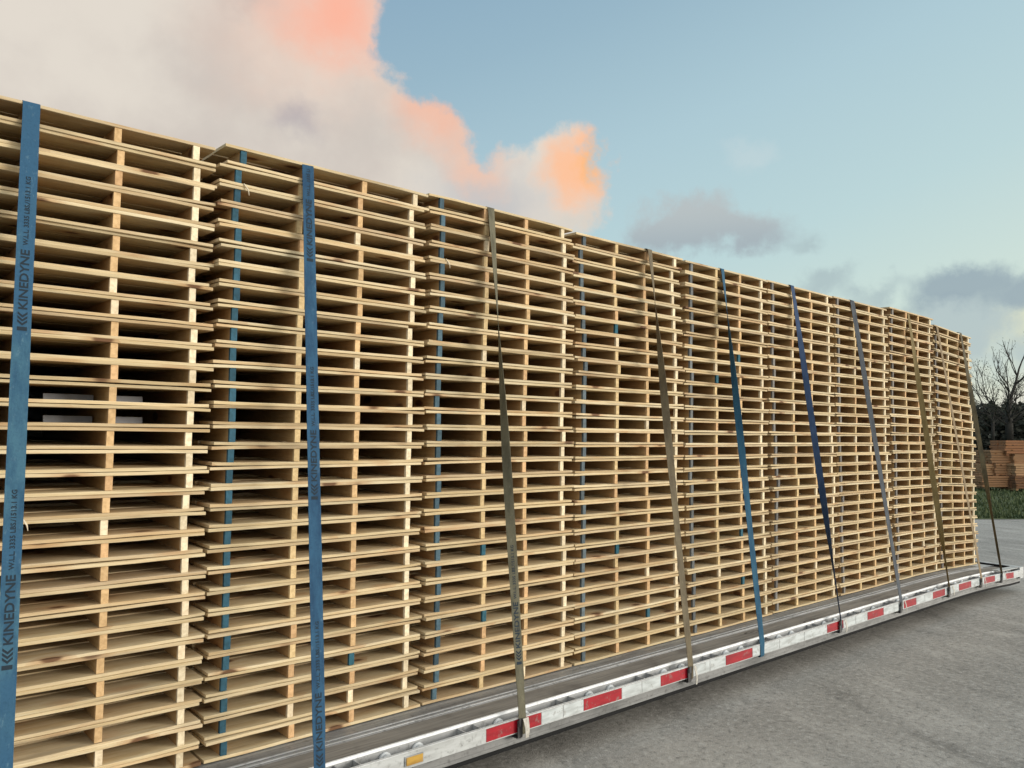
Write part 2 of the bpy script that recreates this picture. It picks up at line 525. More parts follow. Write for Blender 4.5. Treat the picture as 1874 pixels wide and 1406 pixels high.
trailer = link('flatbed_trailer', None, loc=(4.0, 4.12, 0.0))
tag(trailer, 'low flatbed trailer with weathered deck and red and white striped edge under the pallets', 'trailer')
TL = Vector((4.0, 4.12, 0.0))


def tpart(name, me, parent=trailer):
    o = link(name, me, parent)
    if parent is trailer:
        o.location = -TL
    return o


def xs_range(a, b, step=0.3):
    n = max(1, int(math.ceil((b - a) / step)))
    return [a + (b - a) * i / n for i in range(n + 1)]


def loft(mb, xa, xb, prof, k=0, step=0.3, wob=0.0):
    """sweep a closed y-z outline along X, following the deck's camber"""
    rings = []
    for x in xs_range(xa, xb, step):
        w = wob * mnoise.noise(Vector((x * 0.7, prof[0][0] * 3, 1.7)))
        rings.append([(x, y + w, z + droop(x)) for y, z in prof])
    mb.rings(rings, k=k)


def rect(y0, y1, z0, z1):
    return [(y0, z0), (y1, z0), (y1, z1), (y0, z1)]


def slab(y0, y1, dz_top, th):
    return [(y0, DECK + deck_z(y0) + dz_top - th), (y1, DECK + deck_z(y1) + dz_top - th), (y1, DECK + deck_z(y1) + dz_top), (y0, DECK + deck_z(y0) + dz_top)]


YC = D + 1.006       # middle of the load
YFAR = 2 * YC - 2.757
# deck panels of ribbed aluminium
mb = MB()
y = 2.985
while y < 2 * YC - 2.985 - 0.001:
    y2 = min(y + 0.118, 2 * YC - 2.985)
    loft(mb, XA, XB - 0.12, slab(y + 0.001, y2 - 0.001, -0.004, 0.03))
    y = y2
tpart('deck_floor', mb.mesh('deck_floor', [M_alu_floor]))
for side in (0, 1):
    def Y(a):
        return a if side == 0 else 2 * YC - a
    def pr(a, b, t, th):
        a, b = sorted((Y(a), Y(b)))
        return slab(a, b, t, th)
    mb = MB()
    loft(mb, XA, XB - 0.12, pr(3.022, 3.030, 0.002, 0.005))
    loft(mb, XA, XB - 0.12, pr(2.990, 3.001, 0.002, 0.005))
    tpart('floor_rib', mb.mesh('floor_rib', [M_alu]))
    mb = MB()
    loft(mb, XA, XB - 0.12, pr(2.836, 2.983, -0.006, 0.034))
    tpart('nailer_plank', mb.mesh('nailer_plank', [M_nailer]))
    # side rail: bright lip, vertical web, lower flange
    z0 = DECK + deck_z(Y(2.83))
    def rc(a, b, c, d):
        a, b = sorted((Y(a), Y(b)))
        return rect(a, b, c, d)
    mb = MB()
    loft(mb, XA, XB, rc(2.824, 2.834, z0 - 0.008, z0 + 0.004), k=1)
    loft(mb, XA, XB, rc(2.828, 2.846, z0 - 0.120, z0 - 0.046), k=0)
    loft(mb, XA, XB, rc(2.828, 2.8345, z0 - 0.0455, z0 - 0.0085), k=0)
    loft(mb, XA, XB, rc(2.786, 2.846, z0 - 0.136, z0 - 0.121), k=2)
    loft(mb, XA, XB, rc(2.786, 2.792, z0 - 0.120, z0 - 0.083), k=2)
    tpart('side_rail', mb.mesh('side_rail', [M_alu, M_lip, M_grey]))
    mb = MB()
    loft(mb, XA, XB, rc(2.790, 2.850, z0 - 0.157, z0 - 0.138))  # plain black strip running along beneath the lower flange
    tpart('black_strip', mb.mesh('black_strip', [M_black]))
    # rub rail on spools and stake pockets
    mb = MB()
    loft(mb, XA, XB, rc(2.757, 2.768, z0 - 0.079, z0 - 0.016), wob=0.003)
    loft(mb, XA, XB, rc(2.755, 2.770, z0 - 0.0155, z0 - 0.013), k=1, wob=0.003)
    rub = tpart('rub_rail', mb.mesh('rub_rail', [M_white, M_alu_edge]))
    x = 2.0 * 0.82 - 0.6 * 6
    while x < XB - 0.15:
        mb = MB()
        d0 = droop(x); a, b = sorted((Y(2.769), Y(2.827)))
        for xx in (x - 0.045, x + 0.039):
            mb.box(xx, xx + 0.006, a, b, z0 - 0.082 + d0, z0 - 0.012 + d0)
        a, b = sorted((Y(2.769), Y(2.773)))
        mb.box(x - 0.039, x + 0.039, a, b, z0 - 0.082 + d0, z0 - 0.016 + d0)
        tpart('stake_pocket', mb.mesh('stake_pocket', [M_alu]))
        for dx in (0.185, 0.345):
            if x + dx < XB - 0.1:
                mb = MB()
                mb.tube((x + dx, Y(2.769), z0 - 0.044 + droop(x + dx)), (x + dx, Y(2.8275), z0 - 0.044 + droop(x + dx)), 0.021, 0.021, 14)
                mb.tube((x + dx, Y(2.815), z0 - 0.044 + droop(x + dx)), (x + dx, Y(2.8276), z0 - 0.044 + droop(x + dx)), 0.028, 0.028, 14)
                tpart('spool', mb.mesh('spool', [M_alu_edge], True))
        x += 0.6
    # reflective tape on the rub rail
    if side == 0:
        reds = [(2.808, 3.21), (3.559, 3.899), (4.29, 4.64), (5.034, 5.376), (6.517, 6.80), (7.262, 7.585), (8.03, 8.317), (8.734, 9.047), (9.44, 9.791), (10.196, 10.534), (10.909, 11.184), (2.08 - 1.44, 2.42 - 1.44)]
        reds = [(a * 0.82, b * 0.82) for a, b in reds]
        whites = []
        rr = sorted(reds)
        for (a, b), (c, d) in zip(rr, rr[1:]):
            if c - b > 1.0:
                continue
            n = 2 if c - b < 0.5 else 3
            for i in range(n):
                whites.append((b + (c - b) * i / n + 0.004, b + (c - b) * (i + 1) / n - 0.004))
        for nm, lst, mt in (('red_tape', reds, M_tape_red), ('white_tape', whites, M_tape_white)):
            for a, b in lst:
                mb = MB()
                rings = []
                for x in xs_range(a, b, 0.08):
                    w = 0.003 * mnoise.noise(Vector((x * 0.7, 2.757 * 3, 1.7)))
                    j = 0.0015 * mnoise.noise(Vector((x * 19, 2, 5)))
                    rings.append([(x, 2.7555 + w, z0 - 0.074 + droop(x) + j), (x, 2.7568 + w, z0 - 0.074 + droop(x) + j), (x, 2.7568 + w, z0 - 0.019 + droop(x) + j), (x, 2.7555 + w, z0 - 0.019 + droop(x) + j)])
                mb.rings(rings)
                tpart(nm, mb.mesh(nm, [mt]), rub)
        mb = MB()
        mb.box(2.295 * 0.82, 2.392 * 0.82, 2.750, 2.7565, z0 - 0.066, z0 - 0.034)
        mb.box(2.289 * 0.82, 2.398 * 0.82, 2.7525, 2.7567, z0 - 0.069, z0 - 0.031, 1)
        tpart('amber_reflector', mb.mesh('amber_reflector', [M_amber, M_alu]), rub)

# end rail of the deck
dz = droop(XB)
mb = MB()
def yz_box(x0, x1, ya, yb, dzt, th, k):
    b = len(mb.v)
    for x in (x0, x1):
        for yy, t in ((ya, -th), (yb, -th), (yb, 0), (ya, 0)):
            mb.v.append((x, yy, DECK + deck_z(yy) + dzt + t + droop(x)))
    for q in ((0, 1, 2, 3), (7, 6, 5, 4), (0, 4, 5, 1), (1, 5, 6, 2), (2, 6, 7, 3), (3, 7, 4, 0)):
        mb.face([b + i for i in q], k)
yz_box(XB - 0.118, XB - 0.085, 2.852, 2 * YC - 2.852, 0.016, 0.05, 1)
yz_box(XB - 0.084, XB + 0.03, 2.76, 2 * YC - 2.76, 0.012, 0.11, 0)
yz_box(XB - 0.62, XB - 0.085, 2.775, 2.851, 0.010, 0.006, 0)
yz_box(XB - 0.42, XB - 0.120, 2.99, 2 * YC - 2.99, 0.001, 0.004, 0)
tpart('end_rail', mb.mesh('end_rail', [M_white, M_black]))
# underframe: two beams, cross members, two axles of small wheels
mb = MB()
for yy in (YC - 0.52, YC + 0.42):
    loft(mb, XA, XB - 0.2, rect(yy, yy + 0.10, DECK - 0.20, DECK - 0.05))
tpart('main_beam', mb.mesh('main_beam', [M_steel]))
mb = MB()
x = XA + 0.3
while x < XB - 0.4:
    mb.box(x, x + 0.05, 2.87, 2 * YC - 2.87, DECK - 0.145 + droop(x), DECK - 0.052 + droop(x))
    x += 0.6
tpart('cross_member', mb.mesh('cross_member', [M_steel]))
for x in (-1.4, -0.7, 7.9):
    for yy in (YC - 0.80, YC + 0.66):
        mb = MB()
        mb.tube((x, yy, 0.115), (x, yy + 0.14, 0.115), 0.115, 0.115, 24)
        wh = tpart('wheel', mb.mesh('tyre', [M_black]))
        mb = MB()
        mb.tube((x, yy - 0.004, 0.115), (x, yy + 0.144, 0.115), 0.065, 0.065, 18)
        tpart('rim', mb.mesh('rim', [M_alu]), wh)

# ------------------------------------------------------------------ ground
me = mesh('ground', [(-600, -600, 0), (600, -600, 0), (600, 600, 0), (-600, 600, 0)], [(0, 1, 2, 3)], [M_ground])
tag(link('ground', me), kind='structure')
# grass verge beyond the yard
gdir = Vector((0.748, -0.664, 0)); gout = Vector((0.664, 0.748, 0))
gp = Vector((18.27, 5.25, 0.0))
vv, ff = [], []
NX, NY = 60, 3
for j in range(NY):
    for i in range(NX + 1):
        s = -50 + 90 * i / NX
        o = (0.0, 40.0, 300.0)[j]
        w = 0.5 * mnoise.noise(Vector((s * 0.35, 3.1, 0))) + 0.25 * mnoise.noise(Vector((s * 1.3, 7.1, 0))) if j == 0 else 0
        p = gp + gdir * s * (1, 3, 8)[j] + gout * (o + w)
        vv.append((p.x, p.y, 0.006))
for j in range(NY - 1):
    for i in range(NX):
        a = j * (NX + 1) + i
        ff.append((a, a + 1, a + NX + 2, a + NX + 1))
tag(link('grass_verge', mesh('grass_verge', vv, ff, [M_grass])), kind='structure')
rng = random.Random(5)
vv, ff = [], []
for _ in range(26000):
    s = rng.uniform(-9, 7); o = 17.5 * rng.random() ** 1.5
    p = gp + gdir * s + gout * (o + 0.1)
    hgt = rng.uniform(0.04, 0.13) * (1.5 if rng.random() < 0.06 else 1)
    a = rng.uniform(0, 6.28); w = 0.012 + 0.014 * rng.random()
    dx, dy = math.cos(a) * w, math.sin(a) * w
    lx, ly = rng.uniform(-0.05, 0.05), rng.uniform(-0.05, 0.05)
    b = len(vv)
    vv += [(p.x - dx, p.y - dy, 0.004), (p.x + dx, p.y + dy, 0.004), (p.x + lx, p.y + ly, hgt)]
    ff.append((b, b + 1, b + 2))
tag(link('grass', mesh('grass', vv, ff, [M_blade])), 'short green grass growing on the verge beyond the yard', 'grass', kind='stuff')


# ------------------------------------------------------------------ pallets
PW, PD, PH = 0.992, 1.000, 0.0784
BT = 0.0122
NV = 10
LET = 'X'


def board_mesh(name, rng, w, y0, y1, z0, z1, mat, broken=None, lead=None, rough=1.0):
    """a sawn board along X, slightly bowed, with a wavy front edge"""
    n = 12
    x0 = -w / 2 + rng.uniform(-0.006, 0.006); x1 = w / 2 + rng.uniform(-0.007, 0.006)
    if broken == 'short': x1 -= 0.09
    s1, s2, s3 = rng.uniform(0, 99), rng.uniform(0, 99), rng.uniform(0, 99)
    bow = rng.uniform(-0.0020, 0.0020)
    e0, e1 = rng.uniform(-0.0006, 0.003), rng.uniform(-0.0006, 0.003)   # board ends curl off the stringer
    sgn = 1 if z0 < PH / 2 else -1
    th = rng.uniform(-0.0012, 0.0006)
    rings = []
    for i in range(n + 1):
        t = i / n
        x = x0 + (x1 - x0) * t
        wav = rough * (0.0022 * mnoise.noise(Vector((x * 3.1, s1, 0))) + 0.0011 * mnoise.noise(Vector((x * 14, s1, 3))))
        wav2 = rough * 0.002 * mnoise.noise(Vector((x * 4, s2, 0)))
        zz = bow * math.sin(math.pi * t) + rough * 0.0016 * mnoise.noise(Vector((x * 5, s3, 0)))
        zz += sgn * (e0 * max(0, 1 - t / 0.16) ** 1.5 + e1 * max(0, 1 - (1 - t) / 0.16) ** 1.5)
        c = 0.0013
        za, zb = z0 + zz, z1 + zz + th
        ya, yb = y0 + wav, y1 + wav2
        chip = rough * 0.004 * max(0, mnoise.noise(Vector((x * 6, s2, 9))) - 0.25) if lead else 0
        rings.append([(x, ya + c + chip, za), (x, yb - c, za), (x, yb, za + c), (x, yb, zb - c), (x, yb - c, zb), (x, ya + c, zb), (x, ya, zb - c), (x, ya + chip, za + c)])
    mb = MB()
    mb.rings(rings)
    return mb.mesh(name, [mat])


def stringer_mesh(rng, x, short=False):
    mb = MB()
    w = 0.0245
    y0, y1 = rng.uniform(0.001, 0.006), PD - 0.003
    j = rng.uniform(-0.002, 0.002)
    z0, z1 = BT + 0.0004, PH - BT - 0.0004
    ys = [(y0, 0), (y0 + 0.014, 0), (y0 + 0.3, 0), (y0 + 0.7, 0), (y1, 0)]
    b = len(mb.v)
    rings = []
    for yy, _ in ys:
        o = 0.0015 * mnoise.noise(Vector((yy * 2, x * 7, rng.random())))
        rings.append([(x - w / 2 + j + o, yy, z0), (x + w / 2 + j + o, yy, z0), (x + w / 2 + j + o, yy, z1), (x - w / 2 + j + o, yy, z1)])
    mb.rings(rings)
    # the sawn end and its first centimetre take the end colour
    k = [0] * len(mb.f)
    for i in range(4):
        k[i] = 1
    k[-2] = 1
    mb.k = k
    return mb.mesh('stringer', [M_strg, M_end])


TOPY = [(0.0, 0.135), (0.147, 0.275), (0.288, 0.415), (0.428, 0.572), (0.585, 0.712), (0.725, 0.853), (0.865, 1.0)]
BOTY = [(0.0, 0.140), (0.151, 0.285), (0.445, 0.555), (0.715, 0.849), (0.860, 1.0)]
SX = [-0.422, -0.141, 0.141, 0.422]
variants = []
vr = random.Random(11)
for v in range(NV):
    d = {'stringer': [stringer_mesh(vr, sx) for sx in SX], 'top': [], 'bottom': []}
    for i, (a, b) in enumerate(TOPY):
        d['top'].append(board_mesh('top_board', vr, PW, a, b, PH - BT, PH, M_board, lead=(i == 0)))
    for i, (a, b) in enumerate(BOTY):
        d['bottom'].append(board_mesh('bottom_board', vr, PW, a, b, 0.0, BT, M_board, lead=(i == 0)))
    variants.append(d)
short_top = board_mesh('short_board', vr, PW, 0.0, 0.135, PH - BT, PH, M_board, broken='short', lead=True)

ORD = ['', 'topmost', 'second', 'third', 'fourth', 'fifth', 'sixth', 'seventh', 'eighth', 'ninth', 'tenth', 'eleventh', 'twelfth', 'thirteenth', 'fourteenth',
       'fifteenth', 'sixteenth', 'seventeenth', 'eighteenth', 'nineteenth', 'twentieth', 'twenty-first', 'twenty-second', 'twenty-third', 'twenty-fourth',
       'twenty-fifth', 'twenty-sixth', 'twenty-seventh', 'twenty-eighth', 'twenty-ninth', 'thirtieth']
STK = ['leftmost stack', 'second stack from the left', 'third stack from the left', 'fourth stack from the left', 'middle stack of nine',
       'fourth stack from the right', 'third stack from the right', 'second stack from the right', 'short rightmost stack']
HEIGHT = [2.905, 2.94, 2.955, 2.945, 2.937, 2.945, 2.948, 2.975, 2.915]
COUNT = [30] * 8 + [29]
HEIGHT = [h * 0.82 for h in HEIGHT]
BLUE = (0.034, 0.098, 0.138)
SLATE = (0.20, 0.185, 0.17)
pr_ = random.Random(23)
PGROUP = 'pine pallets stacked on the flatbed trailer'


def stack_center(i):
    return B0 + i * P - P / 2


def end_colour(si, k, r):
    if k == 0:
        f = min(1.0, max(0.0, (si - 1.2) / 4.2))
        j = r.uniform(0.75, 1.25)
        return tuple((BLUE[c] * (1 - f) + SLATE[c] * f) * j for c in range(3)) + (1.0,)
    if k in (1, 2) and si < 5 and r.random() < 0.03:
        return (0.03 * r.uniform(.8, 1.2), 0.11, 0.15, 1)
    base = {1: srgb(208, 182, 136), 2: srgb(208, 174, 128), 3: srgb(228, 212, 180)}[k]
    if k < 3 and r.random() < 0.18:
        base = srgb(206, 168, 124)
    j = r.uniform(0.85, 1.12)
    if r.random() < 0.10:
        base = srgb(226, 208, 176)
    return (base[0] * j, base[1] * j, base[2] * j, 1.0)


for si in range(9):
    cx = stack_center(si)
    pit = HEIGHT[si] / COUNT[si]
    lean_x = pr_.uniform(-0.006, 0.006)
    walk_x, walk_y = 0.0, 0.0
    for k in range(COUNT[si]):
        walk_x = 0.7 * walk_x + pr_.gauss(0, 0.0022 + 0.0022 * k / 29.0)
        walk_y = 0.6 * walk_y + pr_.gauss(0, 0.005)
        if k == COUNT[si] - 1: walk_x += {0: -0.010, 1: 0.022, 2: -0.008, 3: 0.022, 4: 0.018}.get(si, 0.0)
        root = link('pallet', None)
        z = DECK + 0.001 + k * pit + droop(cx)
        root.location = (cx + walk_x + lean_x * k / 29.0, D + walk_y, z)
        slope = (droop(cx + 0.4) - droop(cx - 0.4)) / 0.8
        root.rotation_euler = (TILT + pr_.gauss(0, 0.0012), -math.atan(slope) + pr_.gauss(0, 0.0016), pr_.gauss(0, 0.004))
        fromtop = COUNT[si] - k
        what = 'pine pallet'
        pos = 'bottom pallet on the deck in' if k == 0 else ORD[fromtop] + (' pallet of' if fromtop == 1 else ' down in')
        va = variants[pr_.randrange(NV)]
        vb = variants[pr_.randrange(NV)]
        tag(root, 'pale ' + what + ', ' + pos + ' the ' + STK[si], 'pallet', PGROUP)
        for q, me in enumerate(va['stringer']):
            o = link('stringer', me, root)
            o.color = end_colour(si, q, pr_)
        for q, me in enumerate(vb['top']):
            if q == 0 and (si, fromtop) in ((1, 9), (4, 12), (6, 15)):
                me = short_top
            link('lead_board' if q == 0 else 'deck_board', me, root)
        for q, me in enumerate(va['bottom']):
            link('lead_board' if q == 0 else 'base_board', me, root)
        if (si, fromtop) in ((0, 18), (2, 4), (1, 2)):
            mb = MB()
            mb.tube((-0.12 if si == 0 else -0.40, -0.002, 0.013), (-0.105 if si == 0 else -0.385, -0.012, -0.012), 0.0022, 0.003, 5)
            mb.tube((-0.105 if si == 0 else -0.385, -0.012, -0.012), (-0.10 if si == 0 else -0.38, -0.010, -0.033), 0.003, 0.0008, 5)
            o = link('splinter', mb.mesh('splinter', [M_end]), root)
            o.color = (0.75, 0.66, 0.5, 1)

# pale strips added to stand for brightness in the leftmost stack's openings
PX_F = 1466.1
M_strip = simple_noise_mat('pale_strip', srgb(158, 160, 164), srgb(142, 144, 148), 20.0)
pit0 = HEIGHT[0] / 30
for nm, pxa, pxb, yy, row in (('upper left added pale strip inside the leftmost stack beside the blue strap', 80, 172, 716, 0), ('upper right added pale strip inside the leftmost stack right of a blue stringer', 208, 262, 719, 0),
                              ('lower left added pale strip inside the leftmost stack near the blue strap', 80, 170, 751, 1), ('lower right added pale strip in the leftmost stack under a blue stringer', 208, 262, 752, 1)):
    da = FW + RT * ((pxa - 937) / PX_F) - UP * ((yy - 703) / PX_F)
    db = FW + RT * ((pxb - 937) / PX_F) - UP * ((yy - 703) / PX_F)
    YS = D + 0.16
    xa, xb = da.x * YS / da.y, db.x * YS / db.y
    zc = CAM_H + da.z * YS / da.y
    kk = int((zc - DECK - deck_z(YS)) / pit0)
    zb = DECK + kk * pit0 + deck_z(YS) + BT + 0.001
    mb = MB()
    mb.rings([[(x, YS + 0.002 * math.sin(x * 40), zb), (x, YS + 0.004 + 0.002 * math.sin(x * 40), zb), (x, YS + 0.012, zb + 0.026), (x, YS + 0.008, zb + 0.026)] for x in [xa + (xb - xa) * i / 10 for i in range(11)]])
    tag(link('added_strip', mb.mesh('added_strip', [M_strip])), nm, 'paper slip', 'added pale strips inside the leftmost stack')

# the far row and the stacks left of the frame: seen only as glimpses through the openings
mb = MB()
rows = [(si, 1) for si in range(-2, 9)] + [(-2, 0), (-1, 0)]
for si, row in rows:
    cx = stack_center(si)
    hh = HEIGHT[min(max(si, 0), 8)]; cnt = COUNT[min(max(si, 0), 8)]
    pit = hh / cnt
    y0 = D + row * 1.012
    for k in range(cnt):
        zb = DECK + 0.001 + k * pit + droop(cx)
        jx, jy = pr_.gauss(0, 0.006), pr_.gauss(0, 0.005)
        def bx(x0, x1, ya, yb, za, zc, m=0):
            b = len(mb.v)
            for (x, yy, z) in ((x0, ya, za), (x1, ya, za), (x1, yb, za), (x0, yb, za), (x0, ya, zc), (x1, ya, zc), (x1, yb, zc), (x0, yb, zc)):
                mb.v.append((cx + jx + x, y0 + jy + yy, zb + z + (y0 + yy - D) * math.tan(TILT)))
            for q in ((0, 3, 2, 1), (4, 5, 6, 7), (0, 1, 5, 4), (1, 2, 6, 5), (2, 3, 7, 6), (3, 0, 4, 7)):
                mb.face([b + i for i in q], m)
        for sx in SX:
            bx(sx - 0.014, sx + 0.014, 0.003, 0.997, BT + 0.0004, PH - BT - 0.0004, 1)
        for a, b in TOPY: bx(-0.5, 0.5, a, b, PH - BT, PH)
        for a, b in BOTY: bx(-0.5, 0.5, a, b, 0, BT)
tag(link('pallet_row', mb.mesh('pallet_row', [M_board, M_strg])), 'far row of stacked pine pallets glimpsed dark behind the front row', 'pallets', kind='stuff')

# ------------------------------------------------------------------ straps
ZR = DECK + deck_z(2.83)       # rail reference height
TXT = {}


def text_tris(body, size):
    """outline font turned into flat triangles"""
    cu = bpy.data.curves.new('lettering', 'FONT')
    cu.body = body; cu.size = size; cu.resolution_u = 3; cu.offset = 0.022
    o = bpy.data.objects.new('lettering', cu); COL.objects.link(o)
    dg = bpy.context.evaluated_depsgraph_get(); dg.update()
    me = bpy.data.meshes.new_from_object(o.evaluated_get(dg))
    v = [(p.co.x, p.co.y) for p in me.vertices]
    f = [tuple(p.vertices) for p in me.polygons]
    bpy.data.objects.remove(o); bpy.data.curves.remove(cu); bpy.data.meshes.remove(me)
    return v, f


def print_block():
    """flat layout: x along the strap from the emblem end, y across; returns verts, faces and total length"""
    V, F = [], []
    def add(v, f, ox, oy, sx, sy):
        b = len(V)
        V.extend([(ox + x * sx, oy + y * sy) for x, y in v]); F.extend([tuple(b + i for i in q) for q in f])
    def poly(pts):
        b = len(V); V.extend(pts); F.append(tuple(range(b, b + len(pts))))
    h = 0.028
    poly([(0, -h / 2), (0.013, -h / 2), (0.013, h / 2), (0, h / 2)])
    for i in range(3):
        x = 0.017 + i * 0.0135
        poly([(x, 0), (x + 0.012, h / 2), (x + 0.020, h / 2), (x + 0.008, 0)])
        poly([(x, 0), (x + 0.008, 0), (x + 0.020, -h / 2), (x + 0.012, -h / 2)])
    for body, x0, length, hh in (('KINEDYNE', 0.072, 0.205, 0.026), ('W.L.L. 3335 LBS./1513.1 KG', 0.292, 0.245, 0.0150)):
        v, f = text_tris(body, 1.0)
        xs = [p[0] for p in v]; ys = [p[1] for p in v]
        sx = length / (max(xs) - min(xs)); sy = hh / (max(ys) - min(ys))
        add(v, f, x0 - min(xs) * sx, -hh / 2 - min(ys) * sy, sx, sy)
    return V, F


PV, PF = print_block()
SW = 0.053


def make_strap(spec):
    label, xt, xb, th, mat, prints, tail, ztop = spec
    # path: over the load from the far rail, down the front, round the rub rail
    yn, yf = D - 0.010, 2 * YC - D + 0.010
    zt = ztop
    ztf = ztop + deck_z(yf)
    pts = []
    zr = ZR + droop(xb)
    pts.append((Vector((xt, YFAR - 0.012, zr + 0.045)), 0.0))
    pts.append((Vector((xt, yf, ztf - 0.02)), 0.0))
    pts.append((Vector((xt, yf - 0.006, ztf + 0.003)), 0.0))
    for i in range(1, 8):
        t = i / 8
        yy = yf + (yn - yf) * t
        pts.append((Vector((xt, yy, ztop + deck_z(yy) + 0.007)), 0.0))
    pts.append((Vector((xt, yn + 0.012, zt + 0.0035)), 0.0))
    pts.append((Vector((xt, yn + 0.001, zt - 0.001)), 0.0))
    a = Vector((xt, yn - 0.002, zt - 0.012)); b = Vector((xb, 2.7515, zr - 0.010))
    N = 60
    first = len(pts)
    for i in range(N + 1):
        t = i / N
        p = a.lerp(b, t)
        pts.append((p, th(t)))
    end = pts[-1][1]
    # under the rail and back up behind it
    ea = round(end / math.pi) * math.pi
    for yy, zz in ((2.7505, -0.045), (2.7505, -0.078), (2.757, -0.090), (2.768, -0.090), (2.7775, -0.078), (2.7775, -0.02)):
        pts.append((Vector((xb, yy, zr + zz)), ea))
    rings = []
    for i, (p, ang) in enumerate(pts):
        q0 = pts[max(0, i - 1)][0]; q1 = pts[min(len(pts) - 1, i + 1)][0]
        T = (q1 - q0).normalized()
        A = Vector((1, 0, 0)); A = (A - T * A.dot(T)).normalized()
        A = Matrix.Rotation(ang, 3, T) @ A
        n = T.cross(A).normalized()
        w = (SW if len(prints) > 1 else 0.046) / 2 * (1.0 + 0.03 * mnoise.noise(Vector((i * 0.31, xt, 0))))
        if i > first + N - 4: w *= 0.88
        h = 0.0011
        rings.append([p - A * w - n * h, p + A * w - n * h, p + A * w + n * h, p - A * w + n * h])
    mb = MB(); mb.rings(rings)
    o = link('cargo_strap', mb.mesh('cargo_strap', [mat]))
    tag(o, label, 'strap', 'tie-down straps over the pallet load')
    d = (b - a); L = d.length; d.normalize()
    for s0 in prints:
        V = []
        for (x, y) in PV:
            s = s0 - x
            t = s / L
            p = a + d * s
            ang = th(min(1, max(0, t)))
            A = Vector((1, 0, 0)); A = (A - d * A.dot(d)).normalized(); A = Matrix.Rotation(ang, 3, d) @ A
            n = d.cross(A).normalized()
            if n.y > 0: n = -n
            V.append(p - A * y * (1 if math.cos(ang) > 0 else -1) + n * 0.0020)
        fcs = [f for f in PF if all(s0 - PV[i][0] > 0.012 for i in f) and all((s0 - PV[i][0]) < L - 0.02 for i in f)]
        link('printed_lettering', mesh('printed_lettering', V, fcs, [M_ink]), o)
    if tail:
        mb = MB()
        hx = xb - 0.020
        for ya, yb, za, zc in ((2.7425, 2.7475, -0.094, -0.020), (2.7475, 2.786, -0.099, -0.094), (2.7805, 2.786, -0.0935, -0.060)):
            mb.box(hx - 0.014, hx + 0.014, ya, yb, zr + za, zr + zc)
        mb.box(hx - 0.009, hx + 0.010, 2.738, 2.7423, zr - 0.045, zr - 0.012)
        link('rail_hook', mb.mesh('rail_hook', [M_steel]), o)
        mb = MB(); rr = []
        x0 = xb + tail[0]
        for t in range(9):
            f = t / 8
            zz = zr - 0.012 - f * tail[1]
            yy = 2.7305 - 0.010 * math.sin(f * 2.6)
            w = tail[2] * (1 - 0.35 * f)
            xx = x0 + 0.012 * f * tail[3]
            rr.append([(xx - w, yy, zz), (xx + w, yy + 0.004, zz), (xx + w, yy + 0.007, zz), (xx - w, yy + 0.003, zz)])
        mb.rings(rr)
        link('webbing_tail', mb.mesh('webbing_tail', [M_tail]), o)
    return o


M_tail = simple_noise_mat('frayed_white_webbing', srgb(188, 184, 174), srgb(150, 146, 136), 40.0)
W_blue = web_mat('blue_webbing', srgb(44, 80, 106), srgb(30, 60, 86))
W_blue_faded = web_mat('faded_blue_webbing', srgb(58, 94, 112), srgb(38, 72, 96), srgb(44, 80, 106))
W_teal = web_mat('teal_webbing', srgb(42, 84, 106), srgb(30, 66, 90))
W_navy = web_mat('navy_webbing', srgb(48, 68, 98), srgb(36, 54, 80))
W_slate = web_mat('slate_webbing', srgb(82, 87, 92), srgb(64, 68, 73))
W_olive = web_mat('olive_webbing', srgb(100, 96, 78), srgb(78, 75, 60))
W_khaki = web_mat('khaki_webbing', srgb(106, 96, 76), srgb(86, 76, 60))
W_gold = web_mat('gold_webbing', srgb(124, 108, 70), srgb(102, 88, 56))
W_tan = web_mat('tan_webbing', srgb(134, 116, 88), srgb(108, 92, 70))
W_dark = web_mat('dark_olive_webbing', srgb(98, 90, 68), srgb(70, 64, 50))
PI = math.pi


def smooth(t, a, b):
    t = min(1, max(0, (t - a) / (b - a)))
    return t * t * (3 - 2 * t)


